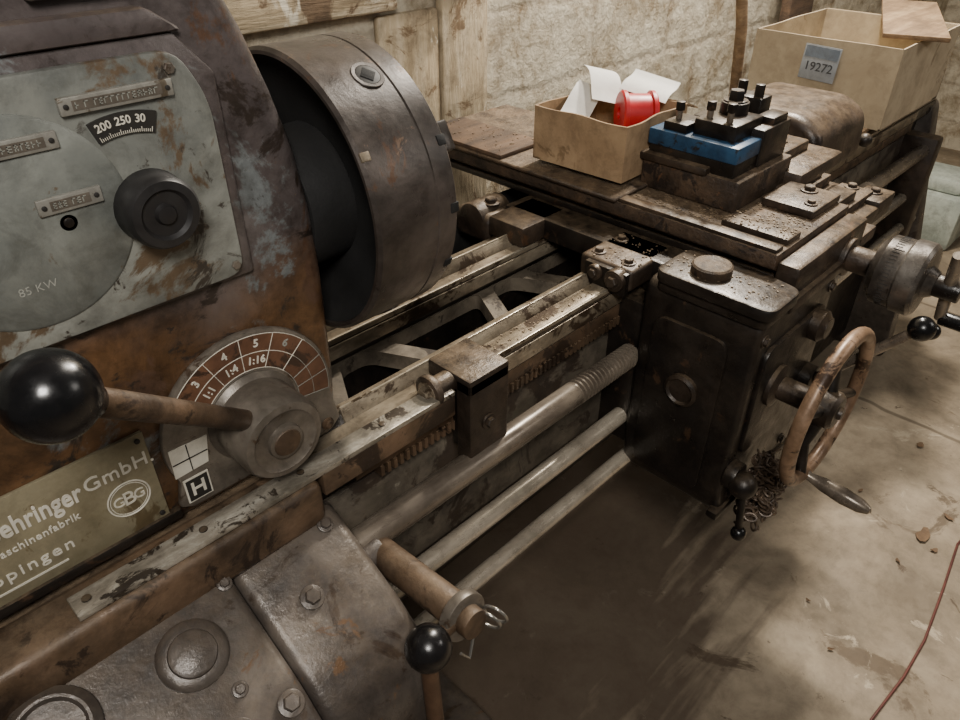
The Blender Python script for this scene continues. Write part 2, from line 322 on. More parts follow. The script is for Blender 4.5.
b.box((.33,.634,.951),(2.77,.670,.960),WAY,bev=.0015)
b.prism([(.672,.951),(.685,.975),(.698,.951)],MXt(.42),2.35,WAY,bev=.0012)
b.box((.42,.700,.951),(2.77,.714,.957),WAY,bev=.001)
b.box((.56,.633,.9585),(.97,.6375,.9608),EDGE,bev=.0006); b.box((.42,.6835,.9725),(.97,.6865,.9755),EDGE,bev=.0006)
b.done('front_way',bed)
b=B(); b.box((.656,.630,.918),(2.6,.6335,.948),WAY,bev=.001); b.done('way_edge',bed)
b=B()
b.box((.42,.853,.950),(2.77,.878,.960),WAY,bev=.001); b.prism([(.880,.951),(.893,.980),(.906,.951)],MXt(.42),2.35,WAY,bev=.0012); b.box((.42,.908,.950),(2.77,.934,.961),WAY,bev=.001)
b.box((.42,.8512,.922),(2.6,.8550,.948),WAY,bev=.001)
b.box((.42,.8915,.9775),(1.0,.8945,.9805),EDGE,bev=.0006); b.box((.42,.8525,.9580),(1.0,.8570,.9610),EDGE,bev=.0006)
b.done('rear_way',bed)
b=B(); b.box((.035,.60,.966),(.56,.632,.974),STRIP,bev=.001); b.box((.33,.60,.93),(.56,.634,.966),RUST,bev=.002)
for xx in (.05,.18,.31,.44): b.cyl((xx,.617,.973),(xx,.617,.9755),.005,CASTD,n=16,bev=.0005)
b.done('way_strip',bed,label='worn bright steel strip')
b=B(); b.box((.34,.652,.62),(2.7,.661,.86),BEDW,bev=.001); b.done('bed_side_panel',bed)
b=B(); b.box((.34,1.07,.12),(2.6,1.08,.965),SHADE,bev=.001); b.box((.34,.92,.10),(2.6,1.08,.12),CASTD,bev=.001); b.done('gap_dark_sheet',bed,label='black sheet added to darken the gap behind the bed')  # dark sheet added to stand for the shade behind the bed
b=B(); b.box((.40,.634,.885),(2.6,.658,.912),RUST,bev=.001)
xx=.44
while xx<1.02:
    b.box((xx,.630,.868),(xx+.006,.656,.886),RUST,bev=0); xx+=.012
b.done('rack',bed)
# carriage stop
b=B(); b.box((.572,.582,.835),(.655,.612,.985),CAST,bev=.004); b.box((.572,.582,.962),(.655,.672,.990),CAST,bev=.004)
b.box((.585,.60,.84),(.64,.635,.962),CASTD,bev=.002)
b.cyl((.572,.625,.974),(.535,.625,.974),.017,CAST,bev=.003); b.cyl((.54,.625,.974),(.528,.625,.974),.026,CAST,n=24,bev=.003); b.bolt((.53,.625,.974),(-1,0,0),.012,WAY)
b.bolt((.61,.582,.90),(0,-1,0),.009,CAST)
b.done('carriage_stop',bed)
# pedestal + leg
b=B(); b.box((XB0,.64,.1),(.33,1.0,.52),GBOX,bev=.02,seg=3); b.box((XB0,.55,0),(.605,1.06,.10),GBOX,bev=.012); b.done('pedestal',lathe)
b=B(); b.prism(rpoly([(.63,.95),(.60,.80),(.53,.45),(.50,0),(1.06,0),(1.03,.45),(.95,.80),(.93,.95)],.03),MXt(2.74),.07,GBOX,bev=.006)
b.box((2.2,.66,.05),(2.75,.90,.52),CASTD,bev=.01); b.done('end_leg',lathe)

# headstock
b=B()
prof=[(XB0,.955),(.405,.955),(.412,1.05),(.415,1.2),(.412,1.28),(.402,1.35),(.386,1.41),(.366,1.47),(.34,1.53),(.30,1.58),(.24,1.60),(XB0,1.60)]
b.prism(prof,MF(0,1.0,0),.338,HEAD,bev=.022,seg=4)
b.prism([(XB0,1.236),(.322,1.236),(.322,1.44),(.290,1.478),(XB0,1.478)],MF(0,.668,0),.014,HEAD,bev=.004)
b.prism([(XB0,1.478),(.30,1.478),(.27,1.500),(XB0,1.500)],MF(0,.668,0),.020,HEAD,bev=.006)
b.prism([(XB0,.972),(.175,.972),(.175,.985),(XB0,.985)],MF(0,.665,0),.012,CASTD,bev=.002)
head=b.done('headstock',lathe)
b=B(); b.prism(rpoly([(XB0,1.243),(.308,1.243),(.308,1.42),(.286,1.466),(XB0,1.466)],.02),MF(0,.656,0),.010,PANEL,bev=.003)
for px,pz in ((.298,1.256),(.276,1.452),(.12,1.456)): b.bolt((px,.647,pz),(0,-1,0),.005,HUBM,h=.003,washer=False)
b.cyl((.182,.648,1.386),(.182,.6445,1.386),.0105,CASTD); b.cyl((.160,.648,1.347),(.160,.643,1.347),.009,TAG); b.cyl((.160,.645,1.347),(.160,.642,1.347),.0045,CASTD)
b.text('85 KW',.0105,MF(.120,.6428,1.300),FAINT,ext=.0002,off=-.0001)
b.done('control_panel',head,label='grey painted gear selector panel')
b=B(); b.spin((.125,.647,1.352),(0,-1,0),[(0,0),(.090,0),(.090,.002),(.087,.004),(0,.004)],PANEL2,n=72); b.done('selector_disc',head)
def tag(x0,x1,z0,z1):
    b=B(); b.box((x0,.640,z0),(x1,.6455,z1),TAG,bev=.001)
    b.box((x0+.010,.6396,z0+.003),(x1-.010,.6402,z1-.003),HUBM,bev=0)
    x=x0+.012
    while x<x1-.014:   # worn, illegible embossed characters
        w=random.uniform(.0022,.0036); za,zb=z0+.0045,z1-.0045; k=random.randint(0,3)
        b.box((x,.6391,za),(x+.0008,.6398,zb),FAINT,bev=0)
        if k!=1: b.box((x,.6391,zb-.0008),(x+w,.6398,zb),FAINT,bev=0)
        if k!=0: b.box((x,.6391,(za+zb)/2-.0004),(x+w,.6398,(za+zb)/2+.0004),FAINT,bev=0)
        if k==2: b.box((x+w-.0008,.6391,za),(x+w,.6398,zb),FAINT,bev=0)
        if k==3: b.box((x,.6391,za),(x+w,.6398,za+.0008),FAINT,bev=0)
        x+=w+random.uniform(.0012,.0018)+(random.random()<.12)*.003
    for q in (x0+.005,x1-.005): b.cyl((q,.6405,(z0+z1)/2),(q,.639,(z0+z1)/2),.0022,LETD,n=10,bev=.0003)
    b.done('engraved_tag',head)
tag(.180,.274,1.431,1.445); tag(.140,.192,1.358,1.372); tag(.110,.172,1.409,1.423)
# speed window
b=B(); arc=[]
cx,cz=.2266,1.330
for k in range(13):
    t=math.radians(108-36*k/12); arc.append((cx+.095*math.cos(t),cz+.095*math.sin(t)))
for k in range(13):
    t=math.radians(72+36*k/12); arc.append((cx+.077*math.cos(t),cz+.077*math.sin(t)))
b.prism(arc,MF(0,.646,0),.003,LETD,bev=0)
for t,a in (('200',101.5),('250',90.5),('30',81)):
    r=.0885; aa=math.radians(a); b.text(t,.0095,MF(cx+r*math.cos(aa),.6425,cz+r*math.sin(aa),aa-math.pi/2),LET,off=.0001,sx=.95)
for k in range(26):
    aa=math.radians(74+32*k/25); q=.0800 if k%5 else .0818
    b.tube([(cx+.0775*math.cos(aa),.6427,cz+.0775*math.sin(aa)),(cx+q*math.cos(aa),.6427,cz+q*math.sin(aa))],.0004,LET,n=4)
b.done('speed_window',head,label='curved black speed scale window')
b=B(); b.spin((.230,.648,1.342),(0,-1,0),[(0,0),(.030,0),(.034,.008),(.032,.018),(.033,.032),(.030,.037),(.023,.038),(.020,.034),(.010,.034),(.008,.038),(0,.039)],RUB,n=48); b.done('control_knob',head,label='round black rubber knob')
b=B(); b.box((.185,.650,1.512),(.285,.664,1.536),HUBM,bev=.003); b.box((.192,.648,1.517),(.278,.651,1.531),DIALB,bev=.001); b.done('sign_plate',head)
# nameplate
b=B(); b.prism([(-.13,.984),(.163,.984),(.163,1.106),(-.13,1.106)],MF(0,.662,0),.005,PLATE,bev=.001)
y=.6565
for (t,sz,px,pz,al,sx,sp,of) in (('Gebr. Boehringer',.032,.0895,1.071,'RIGHT',.685,1.02,.0006),('GmbH.',.024,.0925,1.073,'LEFT',1.0,1.05,.0001),('Maschinenfabrik',.0128,.080,1.0445,'RIGHT',.94,1.08,.0001),('Göppingen',.0195,.066,1.016,'RIGHT',1.06,1.22,.0001)):
    b.text(t,sz,MF(px,y,pz),LET,align=al,sx=sx,off=of,sp=sp)
b.ring((.129,.6565,1.033),(0,-1,0),.0222,.001,LET,n=40); b.ring((.129,.6565,1.033),(0,-1,0),.0196,.0005,LET,n=40)
b.text('B',.025,MF(.129,y,1.033),LET,off=.0000); b.text('G',.0175,MF(.1180,y,1.033),LET); b.text('G',.0175,MF(.1400,y,1.033),LET)
b.box((-.1,.656,.997),(.055,.6575,.9992),LET,bev=0)
for px,pz in ((.155,.992),(.155,1.098)): b.cyl((px,.657,pz),(px,.6545,pz),.003,LETD,n=12,bev=.0005)
b.done('nameplate',head,label='brass-grey maker nameplate with light lettering')
# gear dial
cx,cz=.285,1.060
b=B()
pl=[]
for k in range(33):
    t=math.radians(-12+214*k/32); pl.append((cx+.110*math.cos(t),cz+.110*math.sin(t)))
pl+= [(cx-.110,.985),(cx-.095,.976),(cx+.10,.976),(cx+.116,.99)]
b.prism(pl,MF(0,.664,0),.010,HUBM,bev=.003)
A0,A1=-8,148
band=[]
for k in range(31):
    t=math.radians(A0+(A1-A0)*k/30); band.append((cx+.105*math.cos(t),cz+.105*math.sin(t)))
for k in range(31):
    t=math.radians(A1-(A1-A0)*k/30); band.append((cx+.062*math.cos(t),cz+.062*math.sin(t)))
b.prism(band,MF(0,.655,0),.002,DIALB,bev=0)
for R in (.105,.083,.062):
    b.tube([(cx+R*math.cos(math.radians(40+(A1-40)*k/30)),.6528,cz+R*math.sin(math.radians(40+(A1-40)*k/30))) for k in range(31)],.0005,LET,n=6)
    b.tube([(cx+R*math.cos(math.radians(A0+(40-A0)*k/14)),.6530,cz+R*math.sin(math.radians(A0+(40-A0)*k/14))) for k in range(15)],.0004,FAINT,n=6)
for a in (42,66,90,115,A1):
    t=math.radians(a); b.tube([(cx+.062*math.cos(t),.6528,cz+.062*math.sin(t)),(cx+.105*math.cos(t),.6528,cz+.105*math.sin(t))],.0005,LET,n=6)
for a in (A0,8,22):
    t=math.radians(a); b.tube([(cx+.062*math.cos(t),.6528,cz+.062*math.sin(t)),(cx+.105*math.cos(t),.6528,cz+.105*math.sin(t))],.0005,FAINT,n=6)
for t,a,r,mm_ in (('3',127,.094,LET),('4',102,.094,LET),('5',78,.094,LET),('6',54,.094,FAINT),('1:1',128,.0725,LET),('1:4',102,.0725,LET),('1:16',77,.0725,LET)):
    aa=math.radians(a); b.text(t,.0135,MF(cx+r*math.cos(aa),.6525,cz+r*math.sin(aa),aa-math.pi/2),mm_,off=.0002)
b.prism([(cx-.106,1.028),(cx-.066,1.030),(cx-.060,1.066),(cx-.105,1.068)],MF(0,.655,0),.002,LET,bev=0)
b.box((cx-.105,.6518,1.047),(cx-.064,.6528,1.048),LETD,bev=0); b.box((cx-.086,.6518,1.030),(cx-.085,.6528,1.067),LETD,bev=0)
b.box((cx-.100,.6525,.986),(cx-.070,.655,1.020),LET,bev=0); b.box((cx-.098,.6518,.988),(cx-.072,.6530,1.018),LETD,bev=0)
b.text('H',.026,MF(cx-.085,.6515,1.003),LET,off=.0004)
b.bolt((cx+.095,.655,.99),(0,-1,0),.006,RUST)
b.done('gear_dial',head,label='brown semicircular gear ratio dial plate')
b=B(); b.spin((cx,.656,cz),(0,-1,0),[(0,0),(.058,0),(.058,.004),(.052,.010),(.052,.060),(.048,.068),(.040,.070),(.036,.067),(.022,.067),(.021,.072),(.019,.073),(0,.073)],HUBM,n=56)
b.spin((cx,.584,cz),(0,-1,0),[(0,0),(.018,0),(.016,.002),(0,.003)],RUST,n=32)
b.done('dial_hub',head)
b=B(); p0=Vector((.262,.612,1.088)); p1=Vector((.075,.50,1.287))
b.cyl(p0,p1,.0115,RUST,r1=.0125,n=24); b.ball(p1,.0345,BALL)
d=(p1-p0).normalized(); b.cyl(p1-d*.043,p1-d*.028,.015,BALL,r1=.020,n=24)
b.done('shift_lever',head,label='rusty lever with large black ball knob')

# chuck
Yc,Zc=.752,1.257
b=B(); R=.173; XC=.434
b.spin((XC,Yc,Zc),(1,0,0),[(.155,.020),(.162,.010),(.165,0),(R-.004,0),(R,.004),(R,.086),(R-.0015,.087),(R-.0015,.0885),(R,.0895),(R,.116),(R-.006,.122),(.07,.122),(.068,.10),(0,.10)],CHUCK,n=96)
b.spin((XC,Yc,Zc),(1,0,0),[(.1635,.004),(.156,.018),(.12,.036),(0,.038)],SHADE,n=64)
b.cyl((.41,Yc,Zc),(.49,Yc,Zc),.085,SHADE,n=48)
for a in (118,-2,-122+360):
    t=math.radians(a+3); n=Vector((0,math.cos(t),math.sin(t))); p=Vector((.500,Yc,Zc))+n*R
    b.spin(p-n*.004,n,[(.0135,.0),(.0185,.0),(.0190,.0046),(.0185,.0052),(.0145,.0050),(.0135,.0035)],CHUCK,n=32)
    b.cyl(p-n*.004,p+n*.0010,.014,LETD,n=32,bev=.0002)
    b.cyl(p-n*.003,p+n*.0018,.0105,SHADE,n=4,bev=.0002); b.ring(p+n*.0012,n,.0095,.0006,WAY,n=4,k2=6)
for a in (152,178,204,62,300):
    t=math.radians(a); n=Vector((0,math.cos(t),math.sin(t))); M=Matrix.Translation(Vector((.547,Yc,Zc))+n*R)@frame(n)
    b.box((-.006,-.006,-.004),(.006,.006,.0012),SHADE,bev=.0008,M=M)
for a in (150,): 
    t=math.radians(a); n=Vector((0,math.cos(t),math.sin(t))); M=Matrix.Translation(Vector((.442,Yc,Zc))+n*R)@frame(n)
    b.box((-.006,-.005,-.004),(.006,.005,.0012),WAY,bev=.0008,M=M)
chuck=b.done('chuck',lathe,label='large dark steel lathe chuck')
for k in range(3):
    t=math.radians(30+120*k); M=Matrix.Translation((.555,Yc,Zc))@Matrix.Rotation(t,4,'X')
    bb=B(); bb.box((0,.05,-.018),(.03,.15,.018),CHUCK,bev=.003,M=M); bb.box((.03,.05,-.018),(.055,.10,.018),CHUCK,bev=.003,M=M); bb.done('chuck_jaw',chuck)

# feed gearbox
b=B()
YZ=[(.625,.905),(.60,.903),(.47,.832),(.425,.79),(.405,.74),(.40,.56),(.625,.52)]
b.prism(rpoly(YZ,.02,4),MXt(.188),.155,GBOX,bev=.016,seg=4)
YZ2=[(.625,.915),(.60,.912),(.465,.838),(.415,.79),(.395,.74),(.39,.54),(.625,.50)]
b.prism(rpoly(YZ2,.02,4),MXt(XB0),.187-XB0,GBOX,bev=.012,seg=3)
gb=b.done('feed_gearbox',lathe,label='grey-brown oily cast feed gearbox')
nrm=Vector((0,-.49,.87)).normalized()
def gp(x,y,off=0): 
    return Vector((x,y,.912-(.60-y)*.548))+nrm*off
b=B(); b.spin(gp(.109,.548,-.004),nrm,[(0,0),(.038,0),(.038,.010),(.034,.014),(.026,.015),(.025,.018),(.021,.020),(0,.021)],GBOX,n=40); b.done('round_cap',gb)
b=B(); b.spin(gp(-.03,.56,-.004),nrm,[(0,0),(.045,0),(.045,.010),(.036,.018),(.033,.018),(.030,.012),(0,.012)],GBOX,n=40); b.done('round_cap',gb)
for (x,y,r,o) in ((.250,.527,.010,-.006),(.176,.59,.006,.0),(.315,.585,.007,-.006),(.21,.60,.006,-.006),(.165,.455,.010,0),(.105,.46,.013,0),(.13,.495,.006,0)):
    bb=B(); bb.bolt(gp(x,y,o),nrm,r,GBOX); bb.done('bolt',gb)
# lever post with ball
b=B(); X=.378
b.cyl((X,.60,.808),(X,.40,.830),.0225,RUST,n=32); b.cyl((X,.41,.829),(X,.395,.831),.033,HUBM,n=36); b.cyl((X,.395,.831),(X,.378,.833),.020,RUST,n=32)
b.cyl((X-.045,.57,.808),(X+.002,.57,.811),.028,GBOX,n=24)
b.cyl((.318,.40,.832),(.378,.402,.830),.009,RUST); b.ball((.316,.396,.835),.0285,BALL)
b.cyl((.318,.40,.815),(.312,.385,.66),.011,COPP,n=20)
for off in (0,.012): b.ring((X+.022+off,.378,.822),(1,.3,.2),.016,.0022,RINGM,n=32)
b.tube([(X+.01,.39,.815),(X+.0,.385,.79),(X-.01,.38,.775),(X-.02,.385,.79)],.0022,RINGM,n=8)
b.done('engage_lever',lathe,label='rusty lever post with black ball knob and split ring')

# screws and rods
b=B(); b.cyl((.33,.588,.825),(.835,.588,.825),.0225,RODD,n=32); b.cyl((1.30,.588,.825),(2.74,.588,.825),.0215,RODD,n=32)
h=0; rp=[(0,0)]
while .83+h<1.01:
    rp+=[(.0160,h),(.0228,h+.0015),(.0228,h+.0050),(.0160,h+.0065)]; h+=.0100
rp.append((0,h)); b.spin((.83,.588,.825),(1,0,0),rp,RODD,n=28)
b.done('lead_screw',lathe,label='dark steel lead screw')
b=B(); b.cyl((.33,.60,.662),(2.74,.60,.662),.0175,RODM,n=28); b.done('feed_rod',lathe,label='bright steel feed rod')
b=B(); b.cyl((.33,.575,.565),(2.74,.575,.565),.0155,RODM,n=28); b.done('control_rod',lathe)
b=B(); b.box((2.62,.55,.52),(2.68,.66,.87),CAST,bev=.01); b.done('rod_bracket',lathe)

# saddle
b=B()
b.box((1.05,.56,.960),(1.45,.96,1.005),CASTD,bev=.006)
b.box((.985,.595,.962),(1.12,.71,1.005),CAST,bev=.008,seg=3)
b.box((.985,.85,.962),(1.12,.945,1.005),CAST,bev=.006)
b.box((1.40,.40,.960),(1.68,.715,.998),CAST,bev=.006)
b.box((1.06,.42,.93),(1.42,.62,1.0),CASTD,bev=.01)
b.box((1.11,.59,.95),(1.14,.73,1.003),CASTD,bev=.003)
b.cyl((.987,.62,.985),(.965,.62,.985),.020,CAST); b.bolt((.967,.62,.985),(-1,0,0),.011,CAST)
b.cyl((.987,.665,.985),(.968,.665,.985),.015,CAST); b.bolt((.97,.665,.985),(-1,0,0),.009,CAST)
for p in ((1.01,.62,1.005),(1.01,.685,1.005),(1.08,.685,1.005)): b.bolt(p,(0,0,1),.009,CAST)
saddle=b.done('saddle',lathe)
b=B(); b.box((.975,.60,.955),(.988,.69,1.0),CASTD,bev=.002); b.done('way_wiper',saddle)
b=B(); b.box((.99,.945,.93),(1.08,1.055,.995),CAST,bev=.02,seg=4); b.cyl((.99,1.0,.975),(1.08,1.0,.975),.037,CAST,n=32,bev=.006); b.bolt((1.035,.985,1.005),(0,0,1),.013,CAST); b.done('rear_clamp',saddle)
def slab(lo,hi,bolts=(),m=SLIDE,r=.010):
    b=B(); b.box(lo,hi,m,bev=.004)
    for x,y in bolts: b.bolt((x,y,hi[2]),(0,0,1),r,CAST)
    return b.done('gib_plate',saddle)
slab((1.42,.505,.997),(1.50,.70,1.022),((1.455,.53),(1.455,.60)))
slab((1.30,.36,.985),(1.47,.45,1.012),((1.43,.385),))
slab((1.44,.43,.997),(1.64,.50,1.016),((1.62,.47),))
slab((1.53,.53,.997),(1.66,.60,1.020),((1.57,.56),))
slab((1.56,.62,.997),(1.67,.70,1.012))
slab((1.42,.61,1.020),(1.48,.69,1.044),((1.45,.65),))
slab((1.33,.385,1.010),(1.44,.435,1.030),((1.36,.41),),CAST,.007)
slab((1.47,.44,1.014),(1.56,.49,1.036),(),CAST)
slab((1.55,.54,1.018),(1.63,.585,1.036),(),CAST)
slab((1.60,.40,.975),(1.69,.46,1.008),((1.65,.43),),CAST)
# cross slide
b=B()
b.prism([(1.105,1.063),(1.105,1.036),(1.16,1.003),(1.35,1.003),(1.40,1.036),(1.40,1.063)],MF(0,1.30,0),.90,SLIDE,bev=.003)
b.box((1.122,.40,1.005),(1.16,1.28,1.018),CASTD,bev=.003)
b.box((1.11,.36,.99),(1.40,.40,1.05),CAST,bev=.006)
b.box((1.40,.42,1.02),(1.425,1.0,1.045),CAST,bev=.003)
b.box((1.108,.405,1.062),(1.135,.72,1.070),CAST,bev=.002); b.box((1.15,.405,1.062),(1.20,.53,1.074),CAST,bev=.003); b.box((1.375,.52,1.062),(1.40,.72,1.070),CAST,bev=.002)
cs=b.done('cross_slide',lathe,label='long rusty dusty cross slide')
b=B(); b.box((1.095,.72,1.063),(1.42,1.30,1.072),SLIDE,bev=.003,seg=1); b.box((1.10,1.02,1.072),(1.24,1.28,1.082),WOODD,bev=.003); b.done('slide_cover',cs)
slb=B(); slb.box((1.28,.42,1.064),(1.40,.52,1.080),CAST,bev=.004); slb.bolt((1.37,.47,1.080),(0,0,1),.011,CAST); slb.bolt((1.31,.44,1.080),(0,0,1),.008,CAST); slb.done('gib_plate',cs)
# compound + tool post
b=B()
b.box((1.205,.535,1.064),(1.42,.74,1.122),SLIDE,bev=.005); b.box((1.198,.60,1.119),(1.43,.745,1.134),CAST,bev=.004)
b.box((1.40,.50,1.064),(1.60,.66,1.095),CAST,bev=.008)
b.box((1.40,.56,1.090),(1.56,.64,1.115),CAST,bev=.006); b.bolt((1.50,.60,1.115),(0,0,1),.011,CAST)
comp=b.done('compound_rest',lathe)
b=B()
b.box((1.215,.555,1.120),(1.33,.735,1.150),CASTD,bev=.002)
b.box((1.212,.552,1.148),(1.30,.738,1.178),BLUE,bev=.003)
b.box((1.235,.575,1.176),(1.34,.66,1.207),CASTD,bev=.004)
b.box((1.222,.665,1.176),(1.29,.715,1.194),CASTD,bev=.003)
b.box((1.30,.55,1.122),(1.41,.70,1.192),CASTD,bev=.004)
b.cyl((1.315,.625,1.20),(1.315,.625,1.228),.026,CASTD,n=32); b.bolt((1.315,.625,1.228),(0,0,1),.015,CASTD,h=.018)
b.box((1.36,.595,1.18),(1.405,.665,1.228),CASTD,bev=.004)
b.box((1.34,.555,1.19),(1.40,.59,1.205),CASTD,bev=.003)
for (x,y,h) in ((1.255,.60,1.226),(1.258,.642,1.222),(1.25,.70,1.212)):
    b.cyl((x,y,1.18),(x,y,h),.006,RODD,n=12); b.cyl((x,y,h-.002),(x,y,h+.014),.0095,CASTD,n=6,bev=.001)
for (x,y) in ((1.375,.61),(1.385,.65)): b.cyl((x,y,1.22),(x,y,1.25),.010,CASTD,n=6,bev=.001)
b.done('tool_post',comp,label='blue and black quick-change tool post')
# apron
b=B()
sh=rpoly([(1.0,1.0),(1.0,.60),(1.03,.54),(1.27,.54),(1.30,.60),(1.30,1.0)],.035,6)
b.prism(sh,MF(0,.575,0),.22,CASTD,bev=.010,seg=3)
b.box((1.02,.57,.60),(1.28,.655,.93),CASTD,bev=.006)
b.prism(rpoly([(.985,.340),(1.090,.340),(1.102,.40),(1.102,.555),(.985,.555)],.024,7),Matrix.Translation((0,0,1.006)),.022,CASTD,bev=.004)
b.prism(rpoly([(.994,.350),(1.085,.350),(1.094,.40),(1.094,.555),(.994,.555)],.020,7),Matrix.Translation((0,0,.985)),.023,CASTD,bev=.005)
b.box((1.09,.35,.975),(1.315,.44,1.0),CAST,bev=.005)
b.prism(rpoly([(.40,.60),(.545,.60),(.545,.94),(.40,.94)],.03,6),MXt(.9925),.012,CASTD,bev=.003)
b.prism(rpoly([(1.03,.93),(1.03,.70),(1.27,.70),(1.27,.93)],.03,6),MF(0,.357,0),.010,CASTD,bev=.003)
b.box((.995,.348,.556),(1.305,.372,.575),CASTD,bev=.006)
apron=b.done('apron',lathe,label='black oily cast apron')
b=B(); b.spin((1.04,.478,1.026),(0,0,1),[(0,0),(.032,0),(.034,.005),(.034,.016),(.031,.019),(.027,.017),(0,.016)],SLIDE,n=40); b.done('oil_cap',apron)
b=B(); b.spin((.994,.465,.815),(-1,0,0),[(0,0),(.032,0),(.032,.010),(.026,.014),(.022,.010),(.008,.010),(0,.012)],CAST,n=32); b.done('shaft_boss',apron)
b=B(); b.spin((1.22,.350,.905),(0,-1,0),[(0,0),(.03,0),(.03,.02),(.022,.026),(.020,.03),(0,.032)],CAST,n=32); b.done('shaft_boss',apron)
for (x,z) in ((1.02,.955),(1.28,.955),(1.04,.60),(1.26,.60)):
    bb=B(); bb.bolt((x,.356,z),(0,-1,0),.008,CAST); bb.done('bolt',apron)
# handwheel
wc=Vector((1.10,.25,.83)); rim=B()
rim.ring(wc,(0,-1,0),.137,.0125,HANDW,n=72)
hw=B(); hw.spin((1.10,.357,.83),(0,-1,0),[(0,0),(.040,0),(.040,.018),(.022,.024),(.022,.075),(.034,.085),(.034,.118),(.028,.125),(.012,.126),(.010,.132),(0,.133)],CAST,n=36)
for a in (75,165,255,345):
    t=math.radians(a); e=wc+Vector((math.cos(t),0,math.sin(t)))*.13; s0=wc+Vector((math.cos(t),0,math.sin(t)))*.02+Vector((0,.005,0))
    mid=(e+s0)/2+Vector((0,.012,0)); hw.tube([s0,mid,e],[.012,.010,.009],CASTD,n=12)
hwo=hw.done('handwheel',lathe,label='apron handwheel with worn brown rim')
rim.done('wheel_rim',hwo,label='worn brown rim')
b=B(); a=math.radians(262); hp=wc+Vector((math.cos(a),0,math.sin(a)))*.137
b.spin(hp+Vector((0,.01,0)),(0,-1,-.08),[(0,0),(.010,0),(.010,.02),(.008,.024),(.013,.05),(.0155,.085),(.013,.115),(.007,.13),(0,.134)],RODD,n=24); b.done('wheel_handle',hwo,label='tapered steel handle')
# cross feed dial & crank
b=B(); cxx,czz=1.325,.998
b.cyl((cxx,.41,czz),(cxx,.30,czz),.024,CAST,n=32); b.cyl((cxx,.37,czz),(cxx,.35,czz),.036,CAST,n=32)
b.spin((cxx,.305,czz),(0,-1,0),[(0,0),(.048,0),(.050,.004),(.058,.010),(.062,.014),(.062,.046),(.066,.050),(.066,.078),(.060,.084),(.030,.086),(.022,.10),(0,.10)],SILV,n=56)
for k in range(60):
    t=2*math.pi*k/60; n=Vector((math.cos(t),0,math.sin(t))); p=Vector((cxx,.28,czz))+n*.0622
    b.tube([p,p+Vector((0,-(.012 if k%5 else .018),0))],.0006,LETD,n=4)
b.cyl((cxx,.215,czz),(cxx,.165,czz),.020,CASTD,n=28)
b.tube([(cxx-.035,.185,czz+.075),(cxx,.185,czz),(cxx+.03,.185,czz-.07)],[.009,.011,.009],RODD,n=14)
b.cyl((cxx+.03,.185,czz-.07),(cxx+.03,.10,czz-.07),.013,BALL,n=20,bev=.004)
b.done('cross_feed_crank',lathe,label='dark steel graduated dial with crank handle')
b=B(); b.cyl((1.25,.357,.77),(1.25,.325,.77),.03,CASTD); b.cyl((1.25,.33,.77),(1.238,.19,.952),.009,RODD); b.ball((1.237,.186,.957),.0215,BALL); b.ball((1.262,.176,.945),.015,BALL); b.done('feed_lever',apron,label='steel lever with black ball knobs')
b=B(); b.cyl((1.02,.357,.665),(1.02,.335,.665),.028,CASTD); b.ball((1.01,.322,.662),.026,CASTD); b.cyl((1.01,.318,.65),(1.006,.306,.56),.007,CASTD); b.ball((1.005,.304,.553),.0145,BALL); b.done('reverse_lever',apron,label='small black lever with ball end')
# tailstock casting
b=B()
b.box((1.62,.62,.960),(2.00,.93,.990),CAST,bev=.008)
b.prism(rpoly([(.57,.98),(.575,1.09),(.63,1.125),(.82,1.125),(.87,1.09),(.88,.98)],.035,8),MXt(1.66),.28,TAIL,bev=.022,seg=5)
b.box((1.58,.60,.975),(1.70,.84,1.055),TAIL,bev=.012,seg=3); b.box((1.60,.64,1.05),(1.67,.78,1.085),TAIL,bev=.010,seg=3)
b.bolt((1.61,.62,1.055),(0,0,1),.010,CAST); b.cyl((1.97,.63,1.01),(1.97,.58,1.015),.012,RODD); b.ball((1.97,.575,1.015),.017,CASTD)
b.done('tailstock',lathe,label='dark brown blocky tailstock casting with rounded top')

